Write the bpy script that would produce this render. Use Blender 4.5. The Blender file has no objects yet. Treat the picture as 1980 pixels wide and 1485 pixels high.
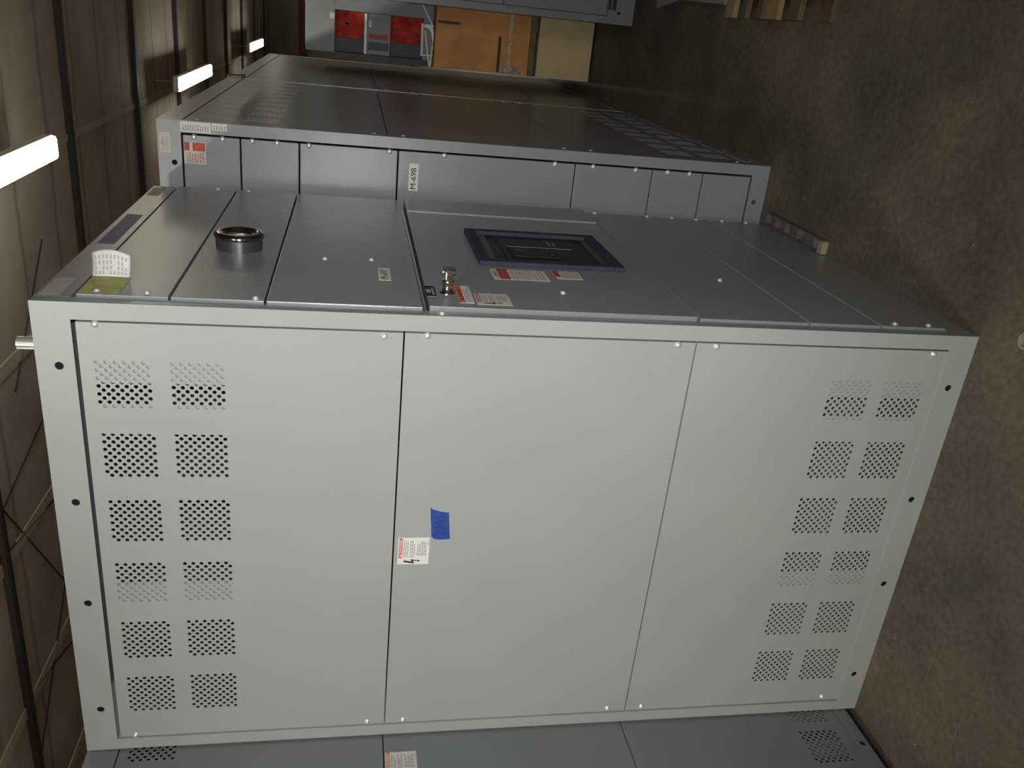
import bpy, bmesh, math, random
from mathutils import Vector, Matrix
random.seed(7)
C = bpy.context.scene.collection
H = 2.286

# ------------------------------------------------------------------ materials
def lin(c):
    return tuple((x/12.92 if x <= .04045 else ((x+.055)/1.055)**2.4) for x in c)
def mat(name, rgb, rough=.5, metal=0.0, spec=.5, emit=None, var=0.0, vscale=6.0, bump=0.0, bscale=300.0, speck=0.0, sscale=500.0, coat=0.0):
    m = bpy.data.materials.new(name); m.use_nodes = True
    nt = m.node_tree; b = nt.nodes['Principled BSDF']
    b.inputs['Base Color'].default_value = (*rgb, 1)
    b.inputs['Roughness'].default_value = rough
    b.inputs['Metallic'].default_value = metal
    b.inputs['Specular IOR Level'].default_value = spec
    b.inputs['Coat Weight'].default_value = coat
    tc = nt.nodes.new('ShaderNodeTexCoord')
    if var or speck:
        col = None
        def layer(col, scale, amt, det):
            n = nt.nodes.new('ShaderNodeTexNoise'); n.inputs['Scale'].default_value = scale
            n.inputs['Detail'].default_value = det
            nt.links.new(tc.outputs['Object'], n.inputs['Vector'])
            mr = nt.nodes.new('ShaderNodeMapRange')
            mr.inputs['From Min'].default_value = .3; mr.inputs['From Max'].default_value = .7
            mr.inputs['To Min'].default_value = 1-amt; mr.inputs['To Max'].default_value = 1+amt
            nt.links.new(n.outputs['Fac'], mr.inputs['Value'])
            mx = nt.nodes.new('ShaderNodeMix'); mx.data_type = 'RGBA'; mx.blend_type = 'MULTIPLY'
            mx.inputs['Factor'].default_value = 1
            if col is None: mx.inputs[6].default_value = (*rgb, 1)
            else: nt.links.new(col, mx.inputs[6])
            nt.links.new(mr.outputs['Result'], mx.inputs[7])
            return mx.outputs[2]
        if var: col = layer(col, vscale, var, 4)
        if speck: col = layer(col, sscale, speck, 1)
        nt.links.new(col, b.inputs['Base Color'])
    if bump:
        n = nt.nodes.new('ShaderNodeTexNoise'); n.inputs['Scale'].default_value = bscale; n.inputs['Detail'].default_value = 2
        nt.links.new(tc.outputs['Object'], n.inputs['Vector'])
        bp = nt.nodes.new('ShaderNodeBump'); bp.inputs['Strength'].default_value = bump; bp.inputs['Distance'].default_value = .002
        nt.links.new(n.outputs['Fac'], bp.inputs['Height']); nt.links.new(bp.outputs['Normal'], b.inputs['Normal'])
    if emit:
        b.inputs['Emission Color'].default_value = (*emit[0], 1); b.inputs['Emission Strength'].default_value = emit[1]
    return m

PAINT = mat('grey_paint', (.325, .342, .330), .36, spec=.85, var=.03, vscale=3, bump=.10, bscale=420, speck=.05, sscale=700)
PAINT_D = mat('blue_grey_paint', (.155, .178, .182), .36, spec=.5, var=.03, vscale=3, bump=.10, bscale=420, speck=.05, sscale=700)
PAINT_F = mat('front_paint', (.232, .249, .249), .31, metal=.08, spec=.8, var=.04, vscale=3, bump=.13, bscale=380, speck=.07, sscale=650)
PAINT_B = mat('slate_paint', (.17, .19, .19), .4, spec=.5, var=.05, vscale=3)
INNER = mat('inner_paint', (.30, .31, .30), .5)
DARK = mat('recess_shade', (.012, .012, .012), .8)  # near-black: shade of holes and base gap put into the colour
CHROME = mat('chrome', (.62, .60, .58), .10, metal=1)
STEEL = mat('zinc_steel', (.80, .80, .78), .42, metal=.55)
GALV = mat('galvanised', (.55, .56, .54), .35, metal=.6)
WHITE = mat('label_white', (.66, .66, .63), .5)
UNITG = mat('unit_grey', (.21, .23, .22), .5)
CREAM = mat('label_cream', (.55, .53, .47), .5)
GREYL = mat('label_grey', (.36, .36, .33), .5, var=.08, vscale=60)
TAN_L = mat('label_tan', (.36, .33, .19), .55, var=.15, vscale=60)
YELL = mat('label_yellow', (.36, .35, .06), .45, var=.18, vscale=40)
VIOL = mat('label_violet', (.085, .085, .19), .5, var=.15, vscale=30)
BLACK = mat('ink_black', (.012, .012, .014), .5)
INK2 = mat('ink_pale', (.42, .42, .41), .6)
INK = mat('ink_grey', (.25, .24, .24), .6)
BOLT = mat('ink_maroon', (.035, .012, .016), .5)
REDL = mat('label_red', (.42, .035, .03), .5)
PINKR = mat('label_pale_red', (.50, .13, .11), .5)
ORNG = mat('label_orange', (.62, .13, .025), .5)
TAPE = mat('blue_tape', (.018, .055, .27), .6, var=.12, vscale=80)
TAPEI = mat('tape_ink', (.014, .038, .19), .6)
NAVY = mat('bezel_navy', (.034, .037, .058), .6, spec=.2, var=.1, vscale=20)
GLASS = mat('dark_panel', (.014, .015, .018), .4, spec=.25)
BEZL = mat('bezel_strip', (.07, .062, .06), .4)
RED = mat('red_insulator', (.50, .045, .025), .7, spec=.15, var=.4, vscale=14)
DKGREY = mat('charcoal', (.022, .023, .025), .5, var=.3, vscale=12)
WPAINT = mat('white_metal', (.86, .85, .80), .4)
PEACH = mat('peach_label', (.62, .46, .30), .5)
ORBR = mat('brown_fibreboard', (.66, .31, .095), .7, var=.22, vscale=5, bump=.1, bscale=60)
TANB = mat('tan_board', (.58, .45, .25), .75, var=.14, vscale=4)
WOOD = mat('pale_wood', (.19, .135, .055), .75, var=.28, vscale=9)
WOODR = mat('reddish_wood', (.09, .055, .03), .75, var=.28, vscale=9)
CLEAR = mat('shiny_tape', (.50, .45, .36), .22, var=.35, vscale=30)
IRON = mat('red_iron', (.10, .018, .014), .6)
CEILB = mat('roof_blanket', (.33, .27, .215), .75, var=.22, vscale=1.3, bump=.6, bscale=1.2)
PURL = mat('purlin_dark', (.028, .018, .013), .6)
STRAP = mat('roof_strap', (.38, .32, .22), .5)
WALLM = mat('wall_metal', (.20, .165, .115), .7, var=.15, vscale=1.0)
LAMPE = mat('lamp_glow', (.9, .9, .85), .4, emit=((1.0, .972, .88), 34.0))
LAMPD = mat('lamp_glow_dim', (.9, .9, .85), .4, emit=((1.0, .93, .72), 11.0))  # weaker glow, lowered so the aisle sides stay dark
LAMPH = mat('lamp_housing', (.75, .75, .70), .4)
CHAN = mat('dusty_channel', (.10, .095, .085), .6, var=.3, vscale=40)
RINGM = mat('tan_ring', (.30, .25, .16), .6)

def floor_material():
    m = bpy.data.materials.new('stained_concrete'); m.use_nodes = True
    nt = m.node_tree; b = nt.nodes['Principled BSDF']; tc = nt.nodes.new('ShaderNodeTexCoord')
    def noise(s, d, r=.6):
        n = nt.nodes.new('ShaderNodeTexNoise'); n.inputs['Scale'].default_value = s; n.inputs['Detail'].default_value = d
        n.inputs['Roughness'].default_value = r; nt.links.new(tc.outputs['Object'], n.inputs['Vector']); return n
    n1 = noise(2.2, 6); r1 = nt.nodes.new('ShaderNodeValToRGB')
    e = r1.color_ramp.elements
    e[0].position = .30; e[0].color = (.056, .047, .038, 1)
    e[1].position = .72; e[1].color = (.155, .122, .080, 1)
    k = e.new(.5); k.color = (.098, .081, .060, 1)
    nt.links.new(n1.outputs['Fac'], r1.inputs['Fac'])
    n2 = noise(45, 3); mr = nt.nodes.new('ShaderNodeMapRange')
    mr.inputs['From Min'].default_value = .3; mr.inputs['From Max'].default_value = .7
    mr.inputs['To Min'].default_value = .78; mr.inputs['To Max'].default_value = 1.22
    nt.links.new(n2.outputs['Fac'], mr.inputs['Value'])
    mx = nt.nodes.new('ShaderNodeMix'); mx.data_type = 'RGBA'; mx.blend_type = 'MULTIPLY'; mx.inputs['Factor'].default_value = 1
    nt.links.new(r1.outputs['Color'], mx.inputs[6]); nt.links.new(mr.outputs['Result'], mx.inputs[7])
    # pale chips scattered over the slab
    v = nt.nodes.new('ShaderNodeTexVoronoi'); v.inputs['Scale'].default_value = 9
    nt.links.new(tc.outputs['Object'], v.inputs['Vector'])
    lt = nt.nodes.new('ShaderNodeMath'); lt.operation = 'LESS_THAN'; lt.inputs[1].default_value = .030
    nt.links.new(v.outputs['Distance'], lt.inputs[0])
    mx2 = nt.nodes.new('ShaderNodeMix'); mx2.data_type = 'RGBA'; mx2.inputs[7].default_value = (.30, .27, .21, 1)
    nt.links.new(lt.outputs[0], mx2.inputs['Factor']); nt.links.new(mx.outputs[2], mx2.inputs[6])
    # fine scratches
    last = mx2.outputs[2]
    for ang, sc_ in ((.5, (4.2, 150, 1)), (-1.0, (3.6, 170, 1))):
        mp = nt.nodes.new('ShaderNodeMapping'); mp.inputs['Rotation'].default_value = (0, 0, ang); mp.inputs['Scale'].default_value = sc_
        nt.links.new(tc.outputs['Object'], mp.inputs['Vector'])
        ns = nt.nodes.new('ShaderNodeTexNoise'); ns.inputs['Scale'].default_value = 1; ns.inputs['Detail'].default_value = 0
        nt.links.new(mp.outputs[0], ns.inputs['Vector'])
        gt = nt.nodes.new('ShaderNodeMapRange'); gt.inputs['From Min'].default_value = .815; gt.inputs['From Max'].default_value = .85
        gt.inputs['To Min'].default_value = 0; gt.inputs['To Max'].default_value = .35; nt.links.new(ns.outputs['Fac'], gt.inputs['Value'])
        m3 = nt.nodes.new('ShaderNodeMix'); m3.data_type = 'RGBA'; m3.inputs[7].default_value = (.26, .23, .18, 1)
        nt.links.new(gt.outputs['Result'], m3.inputs['Factor']); nt.links.new(last, m3.inputs[6]); last = m3.outputs[2]
    nt.links.new(last, b.inputs['Base Color'])
    b.inputs['Roughness'].default_value = .62; b.inputs['Specular IOR Level'].default_value = .3
    bp = nt.nodes.new('ShaderNodeBump'); bp.inputs['Strength'].default_value = .15; bp.inputs['Distance'].default_value = .004
    nt.links.new(n2.outputs['Fac'], bp.inputs['Height']); nt.links.new(bp.outputs['Normal'], b.inputs['Normal'])
    return m
FLOOR = floor_material()
def sheet_seams(m):
    nt = m.node_tree; b = nt.nodes['Principled BSDF']; src = b.inputs['Base Color'].links[0].from_socket
    tc = nt.nodes.new('ShaderNodeTexCoord'); sp = nt.nodes.new('ShaderNodeSeparateXYZ'); nt.links.new(tc.outputs['Object'], sp.inputs[0])
    n = nt.nodes.new('ShaderNodeTexNoise'); n.inputs['Scale'].default_value = 1.5; nt.links.new(tc.outputs['Object'], n.inputs['Vector'])
    a = nt.nodes.new('ShaderNodeMath'); a.operation = 'MULTIPLY_ADD'; a.inputs[1].default_value = .10; nt.links.new(n.outputs['Fac'], a.inputs[0]); nt.links.new(sp.outputs['Y'], a.inputs[2])
    f = nt.nodes.new('ShaderNodeMath'); f.operation = 'PINGPONG'; f.inputs[1].default_value = .405; nt.links.new(a.outputs[0], f.inputs[0])
    mr = nt.nodes.new('ShaderNodeMapRange'); mr.inputs['From Min'].default_value = .0; mr.inputs['From Max'].default_value = .05
    mr.inputs['To Min'].default_value = .55; mr.inputs['To Max'].default_value = 1.0; nt.links.new(f.outputs[0], mr.inputs['Value'])
    mx = nt.nodes.new('ShaderNodeMix'); mx.data_type = 'RGBA'; mx.blend_type = 'MULTIPLY'; mx.inputs['Factor'].default_value = 1
    nt.links.new(src, mx.inputs[6]); nt.links.new(mr.outputs['Result'], mx.inputs[7]); nt.links.new(mx.outputs[2], b.inputs['Base Color'])
sheet_seams(CEILB)

# ------------------------------------------------------------------ objects
def world_loc(o):
    v = Vector((0, 0, 0))
    while o: v += o.location; o = o.parent
    return v
def obj(name, bm, mats, parent=None, loc=None, label=None, smooth=False, recalc=True):
    """links a bmesh given in world coordinates as one mesh object"""
    if recalc: bmesh.ops.recalc_face_normals(bm, faces=bm.faces)
    o_loc = Vector(loc) if loc is not None else (world_loc(parent) if parent else Vector((0, 0, 0)))
    bmesh.ops.translate(bm, verts=bm.verts, vec=-o_loc)
    me = bpy.data.meshes.new(name); bm.to_mesh(me); bm.free()
    for m in (mats if isinstance(mats, (list, tuple)) else [mats]): me.materials.append(m)
    if smooth:
        for p in me.polygons: p.use_smooth = True
    o = bpy.data.objects.new(name, me); C.objects.link(o)
    if parent: o.parent = parent; o.location = o_loc - world_loc(parent)
    else: o.location = o_loc
    if label: o['label'] = label
    return o
def thing(name, loc, label, cat, group=None):
    o = bpy.data.objects.new(name, None); C.objects.link(o); o.location = loc
    o.empty_display_size = .1
    o['label'] = label; o['category'] = cat
    if group: o['group'] = group
    return o
def tag(o, label, cat, group=None):
    o['label'] = label; o['category'] = cat
    if group: o['group'] = group
    return o
def struct(name, bm, m):
    o = obj(name, bm, m); o['kind'] = 'structure'; return o

# faces: u runs to the right as one looks at the face, z up, d outwards
def F_main(u, z, d): return Vector((u, -d, z))                # vented side of the near cabinet
def F_front(u, z, d): return Vector((d, u, z))                # its front
def F_left(u, z, d): return Vector((-1.276+d, u, z))
YM = 1.3405; XM = .211
def F_m8(u, z, d): return Vector((u, YM-d, z))
def F_m8s(u, z, d): return Vector((XM+d, u, z))
YR = 3.46
def F_right(u, z, d): return Vector((u, YR-d, z))
YS = 4.27
def F_stack(u, z, d): return Vector((u, YS-d, z))
def F_xy(u, z, d): return Vector((u, d, z))

def fbox(bm, F, u0, u1, z0, z1, d0, d1, bev=0.0, mi=0):
    vs = [bm.verts.new(F(u, z, d)) for u in (u0, u1) for z in (z0, z1) for d in (d0, d1)]
    idx = [(0, 1, 3, 2), (4, 6, 7, 5), (0, 4, 5, 1), (2, 3, 7, 6), (0, 2, 6, 4), (1, 5, 7, 3)]
    fs = [bm.faces.new([vs[i] for i in f]) for f in idx]
    for f in fs: f.material_index = mi
    if bev:
        es = set(e for f in fs for e in f.edges)
        r = bmesh.ops.bevel(bm, geom=list(es), offset=bev, segments=2, affect='EDGES', profile=.6)
        for f in r['faces']: f.material_index = mi
def box(bm, x0, x1, y0, y1, z0, z1, bev=0.0, mi=0):
    fbox(bm, F_xy, x0, x1, z0, z1, y0, y1, bev, mi)
def fquad(bm, F, pts, d, mi=0):
    f = bm.faces.new([bm.verts.new(F(u, z, d)) for u, z in pts]); f.material_index = mi; return f
def tube(bm, pts, r, seg=10, caps=True, mi=0):
    pts = [Vector(p) for p in pts]; rings = []
    for i, p in enumerate(pts):
        t = (pts[min(i+1, len(pts)-1)]-pts[max(i-1, 0)]).normalized()
        a = t.orthogonal().normalized(); b = t.cross(a)
        if rings:
            a = (pa - t*pa.dot(t)).normalized(); b = t.cross(a)
        pa = a
        rings.append([bm.verts.new(p+a*math.cos(2*math.pi*k/seg)*r+b*math.sin(2*math.pi*k/seg)*r) for k in range(seg)])
    for r0, r1 in zip(rings, rings[1:]):
        for k in range(seg):
            bm.faces.new((r0[k], r0[(k+1) % seg], r1[(k+1) % seg], r1[k])).material_index = mi
    if caps:
        bm.faces.new(rings[0][::-1]).material_index = mi; bm.faces.new(rings[-1]).material_index = mi
def lathe(bm, F, u, z, prof, seg=24, mi=0):
    """prof: (radius, d) pairs turned about the outward axis through (u, z)"""
    rings = []
    for r, d in prof:
        if r < 1e-6: rings.append([bm.verts.new(F(u, z, d))])
        else: rings.append([bm.verts.new(F(u+r*math.cos(2*math.pi*k/seg), z+r*math.sin(2*math.pi*k/seg), d)) for k in range(seg)])
    for a, b in zip(rings, rings[1:]):
        for k in range(seg):
            k2 = (k+1) % seg
            if len(a) == 1 and len(b) == 1: continue
            if len(a) == 1: f = bm.faces.new((a[0], b[k2], b[k]))
            elif len(b) == 1: f = bm.faces.new((a[k], a[k2], b[0]))
            else: f = bm.faces.new((a[k], a[k2], b[k2], b[k]))
            f.material_index = mi; f.smooth = True

def plate(bm, F, u0, u1, z0, z1, d, holes=(), seg=12, wall=.003, lip=.012):
    """sheet metal plate with round holes; every hole is (u, z, radius, half cell)"""
    us = {round(u0, 5), round(u1, 5)}; zs = {round(z0, 5), round(z1, 5)}
    cells = {}
    for (hu, hz, r, c) in holes:
        a, b2, c2, d2 = round(hu-c, 5), round(hu+c, 5), round(hz-c, 5), round(hz+c, 5)
        us |= {a, b2}; zs |= {c2, d2}; cells[(a, c2)] = (hu, hz, r, c)
    def merge(s):
        s = sorted(s); out = [s[0]]
        for x in s[1:]:
            if x-out[-1] > 3e-5: out.append(x)
        return out
    us = merge(us); zs = merge(zs)
    def snap(lst, x): return min(range(len(lst)), key=lambda i: abs(lst[i]-x))
    taken = {}
    for (a, c2), h in cells.items():
        i0 = snap(us, a); i1 = snap(us, round(h[0]+h[3], 5)); j0 = snap(zs, c2); j1 = snap(zs, round(h[1]+h[3], 5))
        for i in range(i0, i1):
            for j in range(j0, j1): taken[(i, j)] = 1
        ring = [(h[0]+h[2]*math.cos(2*math.pi*(k+.5)/seg-3*math.pi/4), h[1]+h[2]*math.sin(2*math.pi*(k+.5)/seg-3*math.pi/4)) for k in range(seg)]
        rv = [bm.verts.new(F(p[0], p[1], d)) for p in ring]
        rb = [bm.verts.new(F(p[0], p[1], d-wall)) for p in ring]
        cv = [bm.verts.new(F(us[i], zs[j], d)) for i, j in ((i0, j0), (i1, j0), (i1, j1), (i0, j1))]
        q = seg//4
        for s in range(4):
            ks = [(s*q+k) % seg for k in range(q)]
            bm.faces.new([cv[s], cv[(s+1) % 4]] + [rv[k] for k in reversed(ks)])
            bm.faces.new([cv[(s+1) % 4], rv[(s*q+q) % seg], rv[ks[-1]]])
        for k in range(seg):
            k2 = (k+1) % seg; bm.faces.new((rv[k], rv[k2], rb[k2], rb[k]))
    # merge free cells row by row
    for j in range(len(zs)-1):
        i = 0
        while i < len(us)-1:
            if (i, j) in taken: i += 1; continue
            k = i
            while k < len(us)-1 and (k, j) not in taken: k += 1
            fquad(bm, F, [(us[i], zs[j]), (us[k], zs[j]), (us[k], zs[j+1]), (us[i], zs[j+1])], d)
            i = k
    if lip:
        o = [(u0, z0), (u1, z0), (u1, z1), (u0, z1)]
        for k in range(4):
            a, b2 = o[k], o[(k+1) % 4]
            bm.faces.new([bm.verts.new(F(*a, d)), bm.verts.new(F(*b2, d)), bm.verts.new(F(*b2, d-lip)), bm.verts.new(F(*a, d-lip))])
def vent(u0, z0, w, n=12, flip=0):
    c = w/n
    return [(u0+(i+.5)*c, z0+(j+.5)*c, c*.485, c*.5) for i in range(n) for j in range(n) if (i+j+flip) % 2 == 0]
def bolts(us, z, r=.0095): return [(u, z, r, r*1.25) for u in us]

# ------------------------------------------------------------------ writing
def text_mesh(body, bold=0.0):
    cu = bpy.data.curves.new('t', 'FONT'); cu.body = body; cu.size = 1; cu.offset = bold; cu.resolution_u = 4
    o = bpy.data.objects.new('t', cu); C.objects.link(o)
    dg = bpy.context.evaluated_depsgraph_get(); dg.update()
    me = bpy.data.meshes.new_from_object(o.evaluated_get(dg))
    vs = [v.co.copy() for v in me.vertices]; ps = [list(p.vertices) for p in me.polygons]
    bpy.data.objects.remove(o); bpy.data.curves.remove(cu); bpy.data.meshes.remove(me)
    return vs, ps
def put_text(bm, F, body, u, z, w, h, d, mi, rot=0, bold=.004):
    """letters stretched into the box that starts at (u, z) and measures w by h (before the turn)"""
    vs, ps = text_mesh(body)
    x0 = min(v.x for v in vs); x1 = max(v.x for v in vs); y0 = min(v.y for v in vs); y1 = max(v.y for v in vs)
    for e in (-.022, .022):          # struck twice for a bold letter
        out = []
        for v in vs:
            a = (v.x-x0)/(x1-x0)*w+e*h; b = (v.y-y0)/(y1-y0)*h
            if rot == 90: a, b = -b, a
            if rot == -90: a, b = b, -a
            out.append(bm.verts.new(F(u+a, z+b, d)))
        for p in ps: bm.faces.new([out[i] for i in p]).material_index = mi
        d += .00003
def put_lines(bm, F, u0, u1, z0, z1, n, d, mi, fill=.45, vert=False, rag=.25):
    """rows of print too small to read, as short bars"""
    for k in range(n):
        if vert:
            step = (u1-u0)/n; a = u0+k*step+step*(1-fill)/2; b = a+step*fill
            z = z0+random.random()*rag*(z1-z0)*.6
            while z < z1-.002:
                e = min(z1, z+random.uniform(.006, .016)); fquad(bm, F, [(a, z), (b, z), (b, e), (a, e)], d, mi); z = e+.0025
                if random.random() < rag*.4: break
        else:
            step = (z1-z0)/n; a = z0+k*step+step*(1-fill)/2; b = a+step*fill
            u = u0; end = u1-random.random()*rag*(u1-u0)
            while u < end-.002:
                e = min(end, u+random.uniform(.004, .013)); fquad(bm, F, [(u, a), (e, a), (e, b), (u, b)], d, mi); u = e+.002
def sticker(name, F, u0, u1, z0, z1, d, base, parent, label, items=(), thick=.0006, pts=None):
    mats = [base]; bm = bmesh.new()
    def mid(m):
        if m not in mats: mats.append(m)
        return mats.index(m)
    if pts:
        top = [bm.verts.new(F(u, z, d+thick)) for u, z in pts]; bot = [bm.verts.new(F(u, z, d)) for u, z in pts]
        bm.faces.new(top)
        for k in range(len(pts)): bm.faces.new((top[k], top[(k+1) % len(pts)], bot[(k+1) % len(pts)], bot[k]))
    else: fbox(bm, F, u0, u1, z0, z1, d, d+thick)
    bmesh.ops.recalc_face_normals(bm, faces=bm.faces)
    W, Hh = u1-u0, z1-z0; lev = d+thick
    for it in items:
        lev += .0001
        if it[0] == 'rect':
            a, b, c, e = it[1:5]; fquad(bm, F, [(u0+a*W, z0+c*Hh), (u0+b*W, z0+c*Hh), (u0+b*W, z0+e*Hh), (u0+a*W, z0+e*Hh)], lev, mid(it[5]))
        elif it[0] == 'poly':
            fquad(bm, F, [(u0+a*W, z0+b*Hh) for a, b in it[1]], lev, mid(it[2]))
        elif it[0] == 'text':
            _, s, a, b, w, h, m = it[:7]; rot = it[7] if len(it) > 7 else 0
            ww, hh = (w*W, h*Hh) if not rot else (w*Hh, h*W)
            put_text(bm, F, s, u0+a*W, z0+b*Hh, ww, hh, lev, mid(m), rot)
        elif it[0] == 'lines':
            a, b, c, e, n, m = it[1:7]; v = it[7] if len(it) > 7 else False
            put_lines(bm, F, u0+a*W, u0+b*W, z0+c*Hh, z0+e*Hh, n, lev, mid(m), vert=v)
    return obj(name, bm, mats, parent, label=label, recalc=False)

# lightning arrow of the danger labels, in unit coordinates
ARROW = [(.42, 1.0), (.62, .98), (.50, .58), (.95, .63), (.72, .28), (.80, .27), (.60, 0), (.50, .30), (.58, .29), (.66, .50), (.18, .44)]
ARROW = [(.30, 1.0), (.62, 1.0), (.40, .52), (.85, .60), (.60, .16), (.78, .17), (.52, 0), (.38, .19), (.48, .17), (.55, .46), (.02, .36)]
def danger_items(red=REDL, txt=PINKR, with_arrow=True):
    it = [('rect', .235, .985, .855, .965, red), ('text', 'DANGER', .42, .875, .50, .07, WHITE),
          ('poly', [(.27, .87), (.39, .87), (.33, .95)], WHITE),
          ('lines', .29, .93, .66, .83, 3, INK), ('lines', .27, .97, .45, .63, 3, INK),
          ('lines', .33, .90, .08, .40, 6, INK), ('lines', .72, .94, .025, .06, 1, INK)]
    if with_arrow: it.append(('poly', [(.03+a*.2, .26+b*.54) for a, b in ARROW], BOLT))
    return it

# one screw per direction, the rest are copies
screw_proto = {}
def screw(F, key, u, z, d, parent, r=.0062, name='screw'):
    p = F(u, z, d)
    k = (key, r)
    if k not in screw_proto:
        bm = bmesh.new(); o0 = F(0, 0, 0)
        G = lambda a, b, c: F(a, b, c)-o0
        lathe(bm, G, 0, 0, [(r*1.35, 0), (r*1.35, .001), (r*.95, .0014), (r*.95, .004), (r*.6, .0056), (0, .0060)], 12)
        bmesh.ops.recalc_face_normals(bm, faces=bm.faces)
        me = bpy.data.meshes.new(name); bm.to_mesh(me); bm.free(); me.materials.append(STEEL)
        o = bpy.data.objects.new(name, me); screw_proto[k] = o
    else: o = screw_proto[k].copy()
    C.objects.link(o); o.parent = parent; o.location = p-world_loc(parent)
    return o

def shell(bm, x0, x1, y0, y1, z0, z1, t=.004, sides=('t', 'b', 'n', 's', 'e', 'w')):
    if 't' in sides: box(bm, x0, x1, y0, y1, z1-t, z1)
    if 'b' in sides: box(bm, x0, x1, y0, y1, z0, z0+t)
    if 'n' in sides: box(bm, x0, x1, y1-t, y1, z0+t, z1-t)
    if 's' in sides: box(bm, x0, x1, y0, y0+t, z0+t, z1-t)
    if 'w' in sides: box(bm, x0, x0+t, y0, y1, z0+t, z1-t)
    if 'e' in sides: box(bm, x1-t, x1, y0, y1, z0+t, z1-t)

# ================================================================== near cabinet
W1 = 1.272; W2 = 1.2446
cab = thing('switchgear_cabinet', (-.63, .62, 0), 'large light grey cabinet in the middle, numbered M-697, with blue tape on its perforated side', 'cabinet')
bm = bmesh.new(); shell(bm, -W1+.001, -.031, .004, W2, .002, H-.002, sides=('t', 'b', 'n', 'w'))
obj('enclosure', bm, PAINT, cab)
# side frame: rails with lifting holes, posts, and a return behind the opening
bm = bmesh.new()
hu = [-.148, -.495, -.786, -1.130]
plate(bm, F_main, -W1, 0, 2.2075, H, 0, bolts(hu, 2.240), lip=.0028)
plate(bm, F_main, -W1, 0, 0, .0715, 0, bolts(hu, .0415), lip=.0028)
fbox(bm, F_main, -W1, -1.2365, .0715, 2.2075, -.02, 0); fbox(bm, F_main, -1.2365, -.0395, .0690, .0714, -.008, -.0002)
fbox(bm, F_main, -.0395, 0, .0715, 2.2075, -.0028, 0)
for a, b in ((2.215, 2.27), (.01, .066)): fbox(bm, F_main, -1.2, -.08, a, b, -.020, -.018, mi=1)  # added near-black strips, painting the shade inside the bolt holes
obj('side_frame', bm, [PAINT, DARK], cab)
# perforated and plain panels of the side
PU0, PU1 = -1.2335, -.0455
def vent_rows(zs, xs, w=.117): return [h for z in zs for x in xs for h in vent(x, z, w)]
cols = [-.133-.117-.1792*k for k in range(6)]
d = -.004
for (z0, z1, holes) in ((1.4975, 2.1995, vent_rows((2.053, 1.895), cols)), (.7795, 1.4935, []), (.0716, .7755, vent_rows((.268, .112), cols))):
    bm = bmesh.new(); plate(bm, F_main, PU0, PU1, z0, z1, d, holes); obj('side_panel', bm, PAINT, cab)
for u0, u1, zz in ((-.190, -.09, (1.6, 2.19)), (-.318, -.2435, (1.6, 2.19)), (-.806, -.736, (1.6, 2.19)), (-.186, -.09, (.09, .7)), (-.318, -.2435, (.09, .7)), (-.80, -.742, (.09, .7))):
    bm = bmesh.new(); fbox(bm, F_main, u0, u1, zz[0], zz[1], -.0120, -.0090)
    obj('inner_channel', bm, PAINT, cab, label='grey steel channel seen through the vent holes')
for u, z in ((-.049, 2.160), (-1.229, 2.161), (-.055, 1.541), (-.050, 1.442), (-.052, .825), (-.053, .723), (-.054, .114), (-1.225, 1.544), (-1.225, 1.443), (-1.222, .833), (-1.222, .726), (-1.220, .127)):
    screw(F_main, 'm', u, z, d, cab)
sticker('danger_label', F_main, -.688, -.606, 1.4025, 1.4835, d+.0004, WHITE, cab, 'white danger label with a red heading and a black lightning arrow', danger_items(PINKR))
tp = [(-.516, 1.4065), (-.522, 1.398), (-.528, 1.380), (-.5315, 1.3585), (-.611, 1.351), (-.613, 1.372), (-.611, 1.392), (-.603, 1.3995)]
bmt = sticker('blue_tape', F_main, -.613, -.516, 1.351, 1.4065, d+.0004, TAPE, cab, 'strip of blue masking tape with handwriting', [
    ('text', '2205', .14, .28, .62, .42, TAPEI)], pts=tp[::-1])

# front of the near cabinet
bm = bmesh.new()
fbox(bm, F_front, .003, .036, 0, H, -.03, 0, bev=.002)
fbox(bm, F_front, 1.236, W2, 0, H, -.03, 0)
fbox(bm, F_front, .036, 1.236, 2.2135, H, -.03, 0)
fbox(bm, F_front, .036, 1.236, 0, .068, -.03, 0)
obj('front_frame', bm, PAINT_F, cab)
FP = .006
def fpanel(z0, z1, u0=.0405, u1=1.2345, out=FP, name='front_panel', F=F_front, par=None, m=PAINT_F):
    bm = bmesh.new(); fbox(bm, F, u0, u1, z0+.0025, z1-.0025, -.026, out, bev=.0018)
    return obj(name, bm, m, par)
fpanel(2.012, 2.206, par=cab); fpanel(1.808, 2.012, par=cab); fpanel(1.450, 1.808, par=cab)
door = fpanel(.768, 1.440, u1=1.028, out=.010, name='front_door', par=cab)
fpanel(.768, 1.440, u0=1.034, out=.015, par=cab)
fpanel(.464, .765, par=cab); fpanel(.260, .464, par=cab); fpanel(.070, .260, par=cab)
for u, z in ((.062, 2.166), (.062, 2.062), (.055, 1.83), (.412, 1.688), (.425, 1.565), (1.222, 2.073), (1.222, 1.972), (.395, .565), (1.225, .725), (1.225, .518), (1.225, .418), (1.225, .32), (1.225, .213), (1.225, .113), (.059, .211), (.057, .113), (1.05, 1.396), (1.045, .823)):
    screw(F_front, 'f', u, z, FP, cab)
screw(F_front, 'f', .189, 1.083, .010, cab); screw(F_front, 'f', .018, 1.41, 0, cab)
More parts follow.
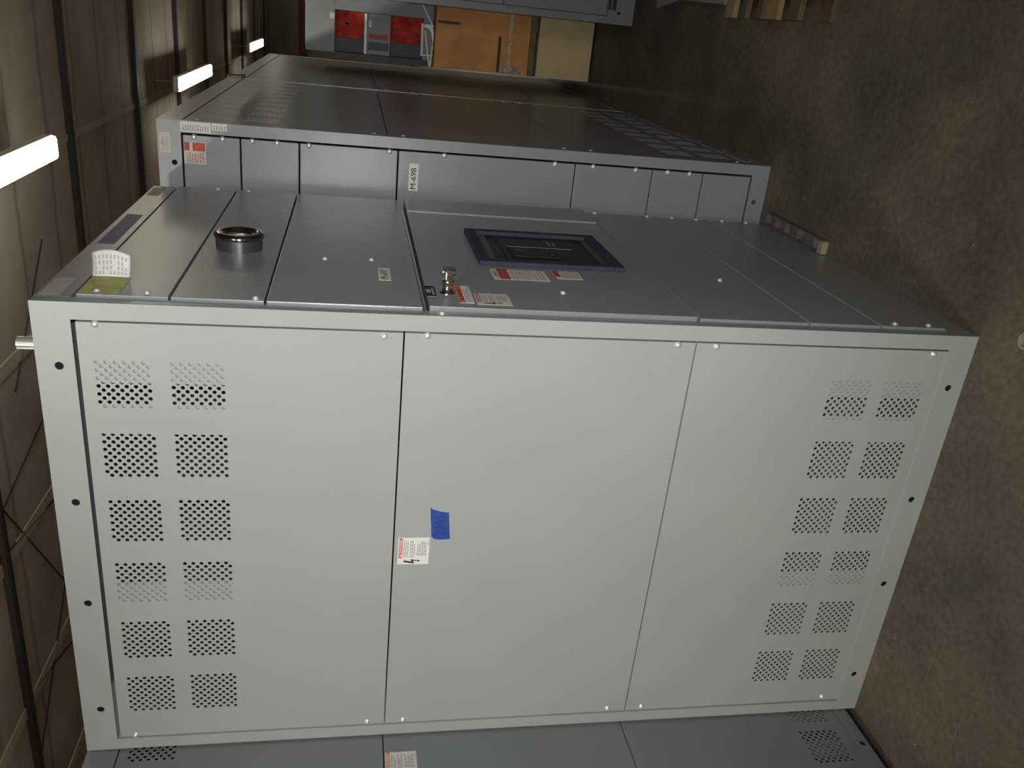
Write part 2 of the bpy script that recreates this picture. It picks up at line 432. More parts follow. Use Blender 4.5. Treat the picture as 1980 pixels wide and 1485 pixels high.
# round knob on the second panel
bm = bmesh.new()
lathe(bm, F_front, .480, 1.915, [(.060, FP), (.0605, .030), (.0600, .038)], 40)
obj('knob_body', bm, mat('knob_side', (.12, .12, .12), .32, metal=.7), cab, label='grey cylindrical knob body')
bm = bmesh.new()
lathe(bm, F_front, .480, 1.915, [(.0595, .036), (.0635, .037), (.0655, .041), (.0645, .047), (.060, .051), (.050, .052), (.044, .050), (.040, .044), (.036, .043), (0, .043)], 40)
obj('knob_rim', bm, mat('dark_chrome', (.30, .27, .26), .14, metal=1), cab, label='bright chrome rim of the round knob')
# lock with key
bm = bmesh.new()
lathe(bm, F_front, .150, 1.386, [(.020, .010), (.020, .013), (.013, .015), (.0125, .034), (.015, .036), (.015, .042), (.012, .044), (0, .044)], 24)
obj('lock_barrel', bm, CHROME, door, label='chrome lock barrel')
bm = bmesh.new(); fbox(bm, F_front, .132, .168, 1.377, 1.395, .043, .064, bev=.004)
fbox(bm, F_front, .138, .180, 1.369, 1.402, .060, .068, bev=.003)
obj('lock_wing', bm, CHROME, door, label='chrome wing handle of the lock')
# breaker window
bm = bmesh.new()
bu0, bu1, bz0, bz1 = .410, .790, .850, 1.271
for a, b, c, e in ((bu0, bu1, bz0, bz0+.032), (bu0, bu1, bz1-.032, bz1), (bu0, bu0+.03, bz0+.032, bz1-.032), (bu1-.03, bu1, bz0+.032, bz1-.032)):
    fbox(bm, F_front, a, b, c, e, .0102, .024, bev=.002)
obj('breaker_bezel', bm, NAVY, door, label='raised dark navy frame round the breaker')
bm = bmesh.new(); fbox(bm, F_front, bu0+.03, bu1-.03, bz0+.032, bz1-.032, .0102, .012)
fbox(bm, F_front, .47, .72, .94, 1.18, .012, .016, bev=.001); fbox(bm, F_front, .50, .60, 1.02, 1.16, .016, .020, bev=.001)
lathe(bm, F_front, .545, 1.035, [(.018, .020), (.018, .022), (.013, .022), (.013, .020)], 20)
brk = obj('circuit_breaker', bm, GLASS, door, label='black breaker face behind the frame')
for z in (.893, 1.224):
    bm = bmesh.new(); fbox(bm, F_front, .455, .745, z-.010, z+.010, .0122, .0152); obj('trim_strip', bm, BEZL, brk, label='brownish strip')
bm = bmesh.new(); put_text(bm, F_front, 'I', .56, 1.125, .005, .02, .0206, 0); put_lines(bm, F_front, .64, .70, 1.0, 1.03, 2, .0166, 0)
fbox(bm, F_front, .615, .618, .96, 1.16, .0162, .0170)
obj('breaker_marking', bm, INK, brk, recalc=False)
# labels on the front
d1 = FP+.0004; d2 = .0104
sticker('grey_label', F_front, .044, .168, 2.236, 2.278, .0004, GREYL, cab, 'grey label on the top rail by the near corner')
sticker('violet_label', F_front, .476, .812, 2.230, 2.272, .0004, VIOL, cab, 'dull violet label on the top rail')
sticker('tan_label', F_front, 1.09, 1.215, 2.243, 2.279, .0004, TAN_L, cab, 'small tan label on the top rail at the far corner')
sticker('yellow_label', F_front, .053, .170, 2.118, 2.200, d1, YELL, cab, 'yellow sticker on the top panel')
# its torn white half curls off the panel
bm = bmesh.new(); NS, NZ = 10, 8
for i in range(NS+1):
    t = i/NS; u = .166+.020*math.sin(t*1.5); dd = d1+.002+.046*t**1.25
    for j in range(NZ+1):
        s = j/NZ; z = 2.122+.080*s + .006*t*s
        bm.verts.new(F_front(u+.012*t*s, z, dd+.010*math.sin(s*math.pi)*t))
bm.verts.ensure_lookup_table()
for i in range(NS):
    for j in range(NZ):
        a = i*(NZ+1)+j
        f = bm.faces.new([bm.verts[k] for k in (a, a+1, a+NZ+2, a+NZ+1)])
        f.material_index = 0; f.smooth = True
curl = obj('peeling_paper', bm, [WHITE, GREYL], cab, label='white printed half of the yellow sticker, curling off')
sol = curl.modifiers.new('thickness', 'SOLIDIFY'); sol.thickness = .0005
bm = bmesh.new()
for j in range(9):
    s0 = .08+.1*j; s1 = s0+.045
    for i0 in (1, 3, 5, 7):
        if random.random() < .2: continue
        q = []
        for (ti, s) in ((i0, s0), (i0+1.5, s0), (i0+1.5, s1), (i0, s1)):
            t = ti/NS; u = .166+.020*math.sin(t*1.5); dd = d1+.002+.046*t**1.25
            q.append(bm.verts.new(F_front(u+.012*t*s-.0012, 2.122+.080*s+.006*t*s, dd+.010*math.sin(s*math.pi)*t)))
        bm.faces.new(q)
obj('print', bm, INK2, curl)
sticker('number_label', F_front, .240, .350, 1.519, 1.550, d1, WHITE, cab, 'white label reading M-697', [('text', 'M-697', .10, .2, .76, .6, BLACK)])
sticker('maker_plate', F_front, .108, .196, 1.4145, 1.4385, d2, BLACK, door, 'small black nameplate with a white square',
        [('rect', .40, .66, .52, .92, WHITE), ('rect', .46, .60, .62, .82, BLACK), ('text', 'SQUARE D', .2, .12, .62, .28, WHITE), ('rect', 0, .05, 0, 1, WHITE)])
sticker('warning_label', F_front, .073, .209, 1.327, 1.3625, d2, WHITE, door, 'white warning label with an orange top band',
        [('rect', 0, 1, .60, 1, ORNG), ('text', 'WARNING', .30, .68, .50, .22, BLACK), ('poly', [(.16, .66), (.26, .66), (.21, .94)], BLACK), ('lines', .06, .94, .06, .54, 4, INK)])
sticker('danger_label', F_front, .066, .154, 1.235, 1.3205, d2, CREAM, door, 'pale danger label with a red heading and a lightning arrow, at the door edge', danger_items(REDL))
sticker('danger_label', F_front, .286, .381, 1.094, 1.248, d2, CREAM, door, 'tall danger label with a broad red band below the breaker',
        [('rect', 0, 1, .70, .88, REDL), ('text', 'DANGER', .25, .91, .5, .055, BLACK), ('lines', .08, .92, .72, .86, 3, PINKR), ('lines', .08, .94, .06, .66, 9, GREYL)])
sticker('notice_label', F_front, .316, .388, .996, 1.070, d2, CREAM, door, 'small red and white notice label beside the breaker',
        [('rect', .25, 1, .80, 1, REDL), ('lines', .1, .94, .06, .76, 7, INK)])
# stub of pipe on the roof
bm = bmesh.new(); tube(bm, [(-.176, .20, H-.002), (-.176, .20, 2.392)], .0150, 20)
obj('pipe_stub', bm, GALV, cab, label='short galvanised pipe stub standing on the roof')

# ================================================================== cabinet at the left
lc = thing('switchgear_cabinet', (-1.9, -.05, 0), 'blue-grey perforated cabinet cut off by the photo edge, joining the large M-697 cabinet', 'cabinet')
LZ = .032
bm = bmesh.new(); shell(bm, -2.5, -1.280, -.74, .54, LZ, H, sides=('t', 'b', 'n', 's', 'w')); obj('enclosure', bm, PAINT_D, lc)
bm = bmesh.new(); box(bm, -2.46, -1.30, -.70, .50, 0, LZ); obj('shade_plinth', bm, DARK, lc)  # set-back base, coloured near-black as the shade of the gap underneath
bm = bmesh.new()
hl = [.40, .05, -.135, -.58]
plate(bm, F_left, -.74, .54, 2.2075, H, 0, bolts(hl, 2.240), lip=.02)
plate(bm, F_left, -.74, .54, LZ, .0715, 0, bolts(hl, .0500), lip=.02)
fbox(bm, F_left, -.74, -.70, .0715, 2.2075, -.02, 0); fbox(bm, F_left, .50, .54, .0715, 2.2075, -.02, 0)
for a, b in ((2.215, 2.27), (.036, .066)): fbox(bm, F_left, -.70, .50, a, b, -.0195, -.018, mi=1)  # same painted shade behind these holes
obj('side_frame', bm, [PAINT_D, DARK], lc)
lcols = [.230-.0, .0815-.0, -.0, 0]
lcols = [.0815+.155*k-.122 for k in (2, 1, 0)] + [-.195-.155*k for k in range(3)]
for (z0, z1, holes) in ((1.500, 2.2045, vent_rows((2.058,), lcols, .122)), (.787, 1.497, []), (.0735, .784, vent_rows((.112,), lcols, .122))):
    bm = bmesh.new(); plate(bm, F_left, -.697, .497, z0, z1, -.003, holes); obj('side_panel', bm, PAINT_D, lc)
for u in (-.02, -.135):
    bm = bmesh.new(); fbox(bm, F_left, u-.03, u+.03, .09, .6, -.014, -.010); obj('inner_channel', bm, PAINT_D, lc)
sticker('danger_label', F_left, -.145, -.062, 1.407, 1.4935, -.002, CREAM, lc, 'faded danger label with a pale red heading', danger_items(PINKR, with_arrow=True))

# ================================================================== cabinet M-698
m8 = thing('switchgear_cabinet', (-.42, 2.28, 0), 'grey cabinet numbered M-698 behind the large cabinet, with its dark perforated side to the aisle', 'cabinet')
Y8 = 3.222
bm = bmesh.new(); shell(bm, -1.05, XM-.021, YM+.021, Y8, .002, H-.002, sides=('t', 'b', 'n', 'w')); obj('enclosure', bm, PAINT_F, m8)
bm = bmesh.new()
plate(bm, F_m8, -1.05, XM, 2.2075, H, 0, bolts((.067, -.9), 2.233), lip=.0028)
plate(bm, F_m8, -1.05, XM, 0, .0695, 0, bolts((.067, -.9), .042), lip=.0028)
fbox(bm, F_m8, XM-.040, XM, .0695, 2.2075, -.0028, 0); fbox(bm, F_m8, -1.05, -1.01, .0695, 2.2075, -.02, 0)
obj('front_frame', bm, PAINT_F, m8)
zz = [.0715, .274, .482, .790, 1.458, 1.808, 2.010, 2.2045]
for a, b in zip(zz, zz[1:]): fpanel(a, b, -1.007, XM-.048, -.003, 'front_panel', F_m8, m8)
for z in (2.165, 2.07, 2.0+.0-.03, 1.885, 1.775, 1.49, 1.29, .82+.05, .72, .55, .42, .33):
    screw(F_m8, 'm', XM-.053, z, -.003, m8, r=.0075)
e8 = .0004
sticker('white_label', F_m8, .1745, .2095, 2.108, 2.208, e8, WHITE, m8, 'tall white label at the corner with many short lines', [('lines', .12, .72, .05, .95, 11, INK)])
sticker('white_label', F_m8, .186, .2095, 2.054, 2.104, e8, WHITE, m8, 'small white label below the tall one', [('lines', .1, .8, .06, .94, 5, INK)])
sticker('grey_label', F_m8, .099, .168, 2.243, 2.279, e8, CREAM, m8, 'cream label on the top rail', [('lines', .1, .9, .15, .85, 3, GREYL), ('rect', .40, .55, .62, .85, GREYL)])
sticker('red_label', F_m8, .066, .141, 2.127, 2.200, -.0026, CREAM, m8, 'white label with a red block at its right',
        [('rect', .60, .98, .74, .98, REDL), ('rect', .60, .98, .04, .60, REDL), ('lines', .06, .56, .08, .92, 7, PINKR), ('lines', .64, .92, .1, .5, 4, ORNG)])
sticker('number_label', F_m8, .022, .122, 1.3815, 1.416, -.0026, WHITE, m8, 'white label reading M-698', [('text', 'M-698', .07, .22, .76, .58, BLACK)])
# dark side along the aisle
bm = bmesh.new()
hs = [YM+.10+.28*k for k in range(7)]
plate(bm, F_m8s, YM+.003, Y8, 2.2075, H, 0, bolts(hs, 2.240), lip=.02)
plate(bm, F_m8s, YM+.003, Y8, 0, .0715, 0, bolts(hs, .0415), lip=.02)
fbox(bm, F_m8s, YM+.003, YM+.040, .0715, 2.2075, -.02, 0); fbox(bm, F_m8s, Y8-.04, Y8, .0715, 2.2075, -.02, 0)
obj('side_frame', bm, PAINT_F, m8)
def vent8(zs, ys, w):
    return [h for z in zs for y in ys for h in vent(y, z, w)]
ys8 = [YM+.135+.1792*k for k in range(9)]
for (z0, z1, holes) in ((1.4995, 2.2045, vent8((2.053, 1.895), ys8, .117)), (.7795, 1.4955, []), (.0735, .7755, vent8((.268, .112), ys8, .117))):
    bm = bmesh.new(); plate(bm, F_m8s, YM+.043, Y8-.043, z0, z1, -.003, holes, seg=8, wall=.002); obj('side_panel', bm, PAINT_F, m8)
for u, z in ((YM+.055, 2.16), (YM+.055, 1.545), (YM+.055, 1.44), (YM+.055, .83), (YM+.055, .725), (YM+.055, .12), (3.168, 1.40), (3.168, 1.269), (3.168, .78), (3.168, .686), (3.17, 1.56)):
    screw(F_m8s, 'f', u, z, -.003, m8, r=.0075)
bm = bmesh.new(); tube(bm, [(XM+.010, Y8-.012, 2.296), (XM+.010, Y8-.012, 2.215)], .004, 8)
tube(bm, [(XM-.03, Y8-.012, 2.290), (XM+.012, Y8-.012, 2.290)], .004, 8)
fbox(bm, F_m8s, Y8-.022, Y8-.002, 2.200, 2.222, .001, .018, bev=.002)
obj('roof_hook', bm, DKGREY, m8, label='small dark hook over the roof edge')

# next section in the same row
n8 = thing('switchgear_cabinet', (-.42, 4.4, 0), 'dim plain-sided grey cabinet next in the aisle row after M-698', 'cabinet')
YE = 5.62
def F_n8(u, z, d): return F_m8s(u, z, d-.004)
bm = bmesh.new(); shell(bm, -1.05, XM-.026, Y8+.002, YE, .002, H-.002, sides=('t', 'b', 'n', 's', 'w')); obj('enclosure', bm, PAINT_F, n8)
bm = bmesh.new()
a0 = Y8+.002
fbox(bm, F_n8, a0, YE, 2.2075, H, -.02, 0); fbox(bm, F_n8, a0, YE, 0, .0715, -.02, 0)
fbox(bm, F_n8, a0, a0+.04, .0715, 2.2075, -.02, 0); fbox(bm, F_n8, YE-.04, YE, .0715, 2.2075, -.02, 0)
obj('side_frame', bm, PAINT_F, n8)
for z0, z1 in ((1.4995, 2.2045), (.7795, 1.4955), (.0735, .7755)):
    bm = bmesh.new(); plate(bm, F_n8, a0+.043, YE-.043, z0, z1, -.003); obj('side_panel', bm, PAINT_F, n8)
for u, z in ((a0+.06, 1.545), (a0+.06, 1.44), (a0+.06, .83), (a0+.06, .725), (a0+.06, 1.30)):
    screw(F_n8, 'f', u, z, -.003, n8, r=.0075)

# ================================================================== cabinet at the right edge
rc = thing('switchgear_cabinet', (1.25, 3.8, 0), 'dark slate cabinet at the far right of the aisle, in front of the crates', 'cabinet')
XR = .675
bm = bmesh.new(); shell(bm, XR, 1.9, YR+.004, 4.18, .002, H, sides=('t', 'b', 'n', 'e', 'w')); obj('enclosure', bm, PAINT_B, rc)
bm = bmesh.new()
plate(bm, F_right, XR, 1.9, 2.2075, H, 0, bolts((.75, 1.8), 2.24), lip=.02)
plate(bm, F_right, XR, 1.9, 0, .16, 0, bolts((.737, 1.8), .09), lip=.02)
fbox(bm, F_right, XR, XR+.040, .16, 2.2075, -.02, 0); fbox(bm, F_right, 1.86, 1.9, .16, 2.2075, -.02, 0)
obj('front_frame', bm, PAINT_B, rc)
for z0, z1 in ((.164, .78), (.784, 1.50), (1.504, 2.204)):
    bm = bmesh.new(); plate(bm, F_right, XR+.043, 1.857, z0, z1, -.003); obj('front_panel', bm, PAINT_B, rc)
sticker('dark_label', F_right, .750, .90, .110, .158, .0004, NAVY, rc, 'dark lettered label near the foot', [('rect', 0, 1, .55, .62, GREYL), ('lines', .05, .9, .1, .5, 2, BLACK)])

# ================================================================== crates beyond the aisle
tb = thing('tan_crate', (.80, 4.75, 0), 'pale tan board crate standing on the floor, lowest of the stack by the aisle end', 'crate')
bm = bmesh.new(); box(bm, .292, 1.40, YS, 5.2, .012, .392, bev=.006); obj('crate_body', bm, TANB, tb)
bm = bmesh.new()
for x in (.34, .80, 1.30): box(bm, x-.04, x+.04, YS+.02, 5.18, 0, .014)
obj('crate_runner', bm, WOODR, tb)
pl = thing('wooden_skid', (.80, 4.75, .392), 'thin wooden skid between the tan crate and the brown crate', 'pallet')
bm = bmesh.new(); box(bm, .295, 1.38, YS-.01, 5.18, .414, .452, bev=.003); obj('deck_board', bm, WOOD, pl)
for y in (YS+.0, 4.7, 5.08):
    for x0, x1 in ((.296, .40), (.56, 1.36)):
        bm = bmesh.new(); box(bm, x0, x1, y, y+.09, .392, .414); obj('skid_block', bm, WOODR, pl)
bc = thing('brown_crate', (.80, 4.75, .452), 'orange-brown fibreboard crate banded with clear tape, under the grey switchgear with red openings', 'crate')
bm = bmesh.new(); box(bm, .297, 1.36, YS, 5.16, .452, 1.095, bev=.006); obj('crate_body', bm, ORBR, bc)
bm = bmesh.new(); fbox(bm, F_stack, .50, .515, .935, 1.075, .0002, .0012); fbox(bm, F_stack, .585, .598, .90, 1.075, .0002, .0012)
for o in bm.faces: pass
bm.free()
bm = bmesh.new(); fbox(bm, F_stack, .575, .592, .930, 1.083, .0002, .0012); obj('dark_stripe', bm, DKGREY, bc)
bm = bmesh.new(); fbox(bm, F_stack, .30, .53, .648, .668, .0002, .0012); obj('dark_stripe', bm, WOODR, bc)
bm = bmesh.new()
NSG = 14
for k in range(NSG):
    u0 = .2985+(.70-.2985)*k/NSG; u1 = .2985+(.70-.2985)*(k+1)/NSG
    for a, b in ((u0, u1),):
        z0 = .578+.001*math.sin(k*1.7); z1 = .578+.001*math.sin((k+1)*1.7)
        bm.faces.new([bm.verts.new(F_stack(a, z0, .0012+.001*(k % 2))), bm.verts.new(F_stack(b, z1, .0012+.001*((k+1) % 2))), bm.verts.new(F_stack(b, z1+.020, .0012+.001*((k+1) % 2))), bm.verts.new(F_stack(a, z0+.020, .0012+.001*(k % 2)))])
obj('tape_band', bm, CLEAR, bc, label='shiny band of clear tape round the crate')
# loose crumpled wrap by the corner of the crate
bm = bmesh.new(); random.seed(3)
g = [[bm.verts.new(F_stack(.2985+.045*i/5+.004*random.random(), .50+.15*j/9, .003+.016*random.random())) for j in range(10)] for i in range(6)]
for i in range(5):
    for j in range(9): bm.faces.new((g[i][j], g[i+1][j], g[i+1][j+1], g[i][j+1]))
wr = obj('loose_wrap', bm, CLEAR, bc, label='crumpled clear wrap at the crate corner')
sm = wr.modifiers.new('thickness', 'SOLIDIFY'); sm.thickness = .0008

# grey switchgear with red openings lying on the brown crate
sg = thing('switchgear_unit', (.6, 4.7, 1.095), 'grey switchgear unit with two red openings, lying on the brown crate', 'electrical equipment')
_FS = F_stack
def F_stack(u, z, d): return Vector((.639+(u-.639)*1.0098, 4.33-d, max(1.0958, 1.624+(z-1.624)*1.0098)))
bm = bmesh.new()
box(bm, .335, .86, YS+.171, 5.0, 1.115, 1.94)
fbox(bm, F_stack, .330, .86, 1.752, 1.94, -.11, 0, bev=.003)          # top block
fbox(bm, F_stack, .592, .86, 1.115, 1.752, -.11, 0)                   # right strip
fbox(bm, F_stack, .335, .592, 1.115, 1.175, -.11, -.004)
obj('housing', bm, UNITG, sg)
bm = bmesh.new(); fbox(bm, F_stack, .296, .334, 1.096, 1.75, -.70, -.01); fbox(bm, F_stack, .335, .86, 1.096, 1.114, -.70, -.01)
obj('base_channel', bm, BLACK, sg, label='black base channel along its left side')
random.seed(11)
def red_opening(z0, z1):
    bm = bmesh.new()
    fbox(bm, F_stack, .425, .590, z0, z1, -.109, -.085)
    for k in range(5):
        a = random.uniform(.44, .57); z = random.uniform(z0+.02, z1-.03); fbox(bm, F_stack, a, a+random.uniform(.008, .018), z, z+random.uniform(.01, .04), -.085, -.07, mi=1)
    o = obj('red_opening', bm, [RED, BLACK], sg, label='red insulated opening')
    bm = bmesh.new(); fbox(bm, F_stack, .337, .423, z0, z1, -.109, -.05)
    fbox(bm, F_stack, .345, .352, z0+.02, z1-.02, -.05, -.04, bev=.001); fbox(bm, F_stack, .385, .392, z0+.03, z1-.05, -.05, -.042)
    obj('dark_tray', bm, DKGREY, o, label='dark lower half of the opening')
red_opening(1.566, 1.750); red_opening(1.178, 1.388)
bm = bmesh.new(); fbox(bm, F_stack, .337, .585, 1.545, 1.562, -.1, .006, bev=.002); obj('white_rail', bm, WPAINT, sg, label='bright white rail beside the upper opening')
bm = bmesh.new(); fbox(bm, F_stack, .337, .590, 1.392, 1.543, -.1, -.002, bev=.002); dr = obj('drawer', bm, UNITG, sg)
sticker('danger_label', F_stack, .432, .466, 1.410, 1.532, -.001, REDL, dr, 'orange-red danger strip', [('text', 'DANGER', .78, .05, .9, .6, BLACK, 90)])
bm = bmesh.new(); fbox(bm, F_stack, .365, .415, 1.402, 1.535, -.0015, .0005); obj('dark_slot', bm, DKGREY, dr)
sticker('white_label', F_stack, .505, .545, 1.515, 1.535, -.001, WHITE, dr, 'tiny white label')
sticker('peach_label', F_stack, .535, .570, 1.755, 1.785, .0005, PEACH, sg, 'tiny peach label')

wb = thing('wire_stand', (.45, 4.3, 1.095), 'white wire stand leaning at the foot of the switchgear unit on the brown crate', 'stand')
FB = lambda u, z, d: Vector((.639+(u-.639)*1.013, 4.302-d, 1.624+(z-1.624)*1.016))
def rod(pts, r, name):
    bm = bmesh.new(); tube(bm, [FB(u, z, 0) for u, z in pts], r, 8); obj(name, bm, WPAINT, wb, smooth=False)
rod([(.671, 1.192), (.547, 1.118)], .006, 'rod')
rod([(.562, 1.188), (.362, 1.184)], .009, 'rod')
rod([(.52, 1.169), (.302, 1.132)], .006, 'rod')
rod([(.43, 1.117), (.300, 1.125)], .006, 'rod')
rod([(.366, 1.187), (.370, 1.113)], .006, 'rod')
bm = bmesh.new()
pts = [(.556, 1.178), (.560, 1.150), (.553, 1.123), (.52, 1.114), (.47, 1.112), (.426, 1.115), (.47, 1.121), (.515, 1.130), (.535, 1.150), (.540, 1.178)]
top = [bm.verts.new(FB(u, z, .008)) for u, z in pts]; bot = [bm.verts.new(FB(u, z, -.008)) for u, z in pts]
bm.faces.new(top); bm.faces.new(bot[::-1])
for k in range(len(pts)): bm.faces.new((top[k], top[(k+1) % len(pts)], bot[(k+1) % len(pts)], bot[k]))
obj('curved_bracket', bm, WPAINT, wb, label='bright white curved bracket')

# ================================================================== things on the floor
pa = thing('wooden_pallet', (1.3, 1.55, 0), 'wooden pallet of pale boards at the right edge of the photo', 'pallet')
for k, (y, w, m) in enumerate(((1.745, .085, WOOD), (1.60, .040, WOODR), (1.46, .045, WOODR), (1.36, .11, WOOD), (1.18, .08, WOODR))):
    bm = bmesh.new(); box(bm, .735, 1.85, y-w/2, y+w/2, .100, .122, bev=.002); obj('deck_board', bm, m, pa)
for x in (.84, 1.28, 1.74):
    bm = bmesh.new(); box(bm, x-.022, x+.022, 1.10, 1.80, .018, .100); obj('stringer', bm, WOODR, pa)
for y in (1.15, 1.45, 1.74):
    bm = bmesh.new(); box(bm, .74, 1.84, y-.04, y+.04, 0, .018); obj('bottom_board', bm, WOODR, pa)

bm = bmesh.new()
pts = [(.772, 2.905), (.812, 2.55), (.792, 1.99), (1.5, 2.0), (1.5, 2.95)]
top = [bm.verts.new((x, y, .050)) for x, y in pts]; bot = [bm.verts.new((x, y, 0)) for x, y in pts]
bm.faces.new(top); bm.faces.new(bot[::-1])
for k in range(5): bm.faces.new((top[k], top[(k+1) % 5], bot[(k+1) % 5], bot[k]))
tag(obj('metal_tray', bm, PAINT_B, loc=(1.2, 2.5, 0)), 'dim grey metal tray on the floor between the pallet and the slate cabinet', 'tray')

ch = thing('slotted_channel', (.03, 1.02, 0), 'dusty slotted channel lying on the floor along the foot of the M-697 cabinet', 'channel')
bm = bmesh.new(); box(bm, .004, .048, .80, 1.245, 0, .004); box(bm, .044, .050, .80, 1.245, .004, .026, bev=.001)
obj('channel_web', bm, CHAN, ch)
for k, y in enumerate((.80, .86, .98, 1.08, 1.16, 1.235)):
    bm = bmesh.new(); w = .030 if k == 0 else .016
    box(bm, .010 if k else .002, .044, y, y+w, .004, .024, bev=.001); obj('tooth', bm, CHAN if k else RINGM, ch)

bm = bmesh.new()
for i in range(28):
    a = 2*math.pi*i/28
    for j, (r, z) in enumerate(((.015, .0), (.021, .0), (.021, .012), (.015, .012))):
        bm.verts.new((.048+r*math.cos(a), -.158+r*math.sin(a), z))
bm.verts.ensure_lookup_table()
for i in range(28):
    for j in range(4):
        a, b = i*4, ((i+1) % 28)*4
        bm.faces.new([bm.verts[k] for k in (a+j, b+j, b+(j+1) % 4, a+(j+1) % 4)])
tag(obj('tape_ring', bm, RINGM, loc=(.048, -.158, 0)), 'small tan ring lying on the floor near the M-697 cabinet corner', 'ring')

# ================================================================== lamps
def make_lamp(x, y, label, group=None, z=3.63):
    t = thing('fluorescent_light', (x, y, z+.09), label, 'ceiling light', group)
    bm = bmesh.new(); box(bm, x-.085, x+.085, y-1.22, y+1.22, z+.028, z+.09, bev=.006); obj('housing', bm, LAMPH, t)
    bm = bmesh.new()
    prof = [(-.078, .028), (-.074, .008), (-.055, 0), (.055, 0), (.074, .008), (.078, .028)]
    r0 = [bm.verts.new((x+a, y-1.21, z+b)) for a, b in prof]; r1 = [bm.verts.new((x+a, y+1.21, z+b)) for a, b in prof]
    for k in range(5): bm.faces.new((r0[k], r0[k+1], r1[k+1], r1[k]))
    bm.faces.new(r0[::-1]); bm.faces.new(r1)
    obj('diffuser', bm, LAMPE, t)
    for yy in (y-.9, y+.9):
        bm = bmesh.new(); tube(bm, [(x, yy, z+.088), (x, yy, 3.985)], .004, 6); obj('hanger', bm, GALV, t)
    return t
def copy_tree(o, parent=None):
    c = o.copy(); C.objects.link(c); c.parent = parent
    for chd in list(o.children): copy_tree(chd, c)
    return c
lamp = make_lamp(-.48, 3.43, 'nearest fluorescent ceiling light, largest and cut off by the photo edge')
for (x, y, lab) in ((-.45, 10.5, 'second fluorescent ceiling light, seen just above the M-698 cabinet roof'),
                    (-.375, 18.1, 'farthest and smallest fluorescent ceiling light in the row'),
                    (-1.15, -3.8, 'fluorescent ceiling light behind the photographer on the left'),
                    (2.15, 7.1, 'fluorescent ceiling light over the right side of the aisle'),
                    (3.6, 14.3, 'far fluorescent ceiling light over the right side of the aisle'),
                    (2.3, 22.3, 'fluorescent ceiling light by the end wall'),
                    (1.9, -5.0, 'fluorescent ceiling light behind the photographer on the right'),
                    (.6, -5.4, 'added unseen ceiling light behind the photographer in the middle'),  # added out of view to brighten the crate fronts
                    (-4.4, 1.45, 'added unseen ceiling light over the left side of the hall')):  # unseen lamp, added to lift the left part of the ceiling
    c = copy_tree(lamp); c.location = (x, y, lamp.location.z); c['label'] = lab
    if x > 2:
        dif = [k for k in c.children if k.name.startswith('diffuser')][0]
        dif.data = dif.data.copy(); dif.data.materials[0] = LAMPD

# ================================================================== the hall
X0, X1, Y0, Y1, ZC = -9.0, 5.5, -7.0, 25.0, 4.0
bm = bmesh.new(); box(bm, X0, X1, Y0, Y1, -.08, 0); struct('floor', bm, FLOOR)
bm = bmesh.new(); box(bm, X0, X1, Y0, Y1, ZC, ZC+.08); struct('ceiling', bm, CEILB)
bm = bmesh.new(); box(bm, X0, X1, Y1, Y1+.1, 0, ZC); struct('wall_back', bm, WALLM)
bm = bmesh.new(); box(bm, X0, X1, Y0-.1, Y0, 0, ZC); struct('wall_front', bm, WALLM)
bm = bmesh.new(); box(bm, X0-.1, X0, Y0, Y1, 0, ZC); struct('wall_left', bm, WALLM)
bm = bmesh.new(); box(bm, X1, X1+.1, Y0, Y1, 0, ZC); struct('wall_right', bm, WALLM)
n = 1
y = 3.66-2.44*4
while y < Y1-.5:
    bm = bmesh.new(); box(bm, X0, X1, y-.016, y+.016, ZC-.045, ZC); box(bm, X0, X1, y, y+.05, ZC-.050, ZC-.042)
    struct('trim_%d' % n, bm, PURL); n += 1; y += 2.44
for x in (-8.6, -7.28, -5.95, -4.63, -3.30, -1.97, -.64, .69, 2.02, 3.35):
    hw = .03 if x > -1 else .05
    bm = bmesh.new(); box(bm, x-hw, x+hw, Y0, Y1, ZC-.012, ZC); struct('trim_%d' % n, bm, STRAP); n += 1
bm = bmesh.new()
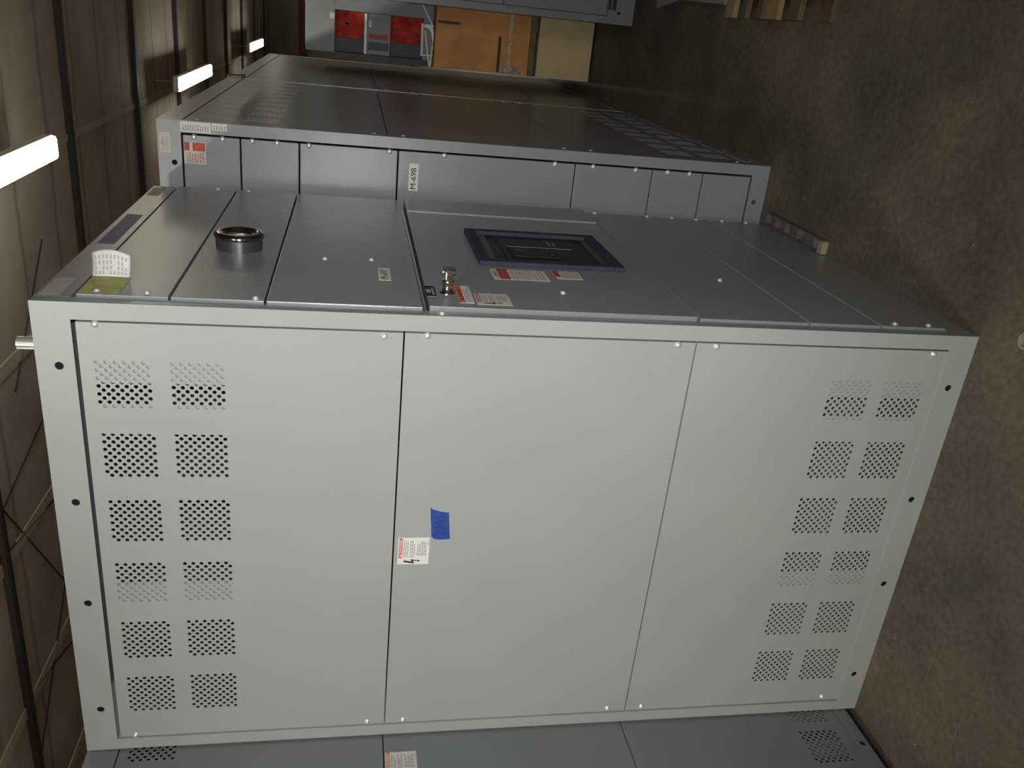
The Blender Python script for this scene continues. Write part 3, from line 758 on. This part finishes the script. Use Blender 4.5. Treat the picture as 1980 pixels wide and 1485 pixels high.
box(bm, X0, X1, Y1-.14, Y1, 2.98, 3.00); box(bm, X0, X1, Y1-.14, Y1, 3.17, 3.19); box(bm, X0, X1, Y1-.08, Y1-.06, 3.0, 3.17)
struct('trim_%d' % n, bm, IRON); n += 1
# thin dark lines across the roof blanket
random.seed(5)
for (a, b) in (((-2.2, 3.3), (-4.4, 4.9)), ((-2.6, 4.9), (-3.0, 3.4)), ((-3.2, 3.6), (-3.5, 5.4)), ((-4.1, 4.9), (-5.4, 3.6)), ((-1.3, 5.2), (-2.2, 4.3)), ((-4.6, 3.9), (-5.2, 5.8))):
    bm = bmesh.new(); tube(bm, [(a[0], a[1], ZC-.008), (b[0], b[1], ZC-.006)], .0065, 6); struct('trim_%d' % n, bm, PURL); n += 1

# ================================================================== camera, flash, view
cam = bpy.data.cameras.new('camera'); co = bpy.data.objects.new('camera', cam); C.objects.link(co)
cam.sensor_fit = 'HORIZONTAL'; cam.sensor_width = 36; cam.lens = 36*1639.5909/1980
cam.clip_start = .02; cam.clip_end = 100
co.rotation_mode = 'XYZ'
co.location = (.63926, -1.84520, 1.62379); co.rotation_euler = (.1197768, 1.3766679, -1.0373011)
bpy.context.scene.camera = co
R = co.rotation_euler.to_matrix()
fl = bpy.data.lights.new('camera_flash', 'SPOT'); fo = bpy.data.objects.new('camera_flash', fl); C.objects.link(fo)
fo.location = co.location + R @ Vector((-.02, .05, -.01)); fo.rotation_euler = (R @ Matrix.Rotation(math.radians(5), 3, 'Y')).to_euler()
fl.energy = 74; fl.color = (.98, 1.0, .985); fl.spot_size = math.radians(92); fl.spot_blend = 1.0; fl.shadow_soft_size = .012

w = bpy.data.worlds.new('dark_hall'); bpy.context.scene.world = w; w.use_nodes = True
w.node_tree.nodes['Background'].inputs['Color'].default_value = (.01, .01, .01, 1)
sc = bpy.context.scene
sc.view_settings.view_transform = 'Standard'; sc.view_settings.look = 'None'
sc.view_settings.exposure = 1.05; sc.view_settings.gamma = 1.0; sc.view_settings.use_curve_mapping = False
sc.cycles.use_denoising = True
sc.cycles.max_bounces = 8
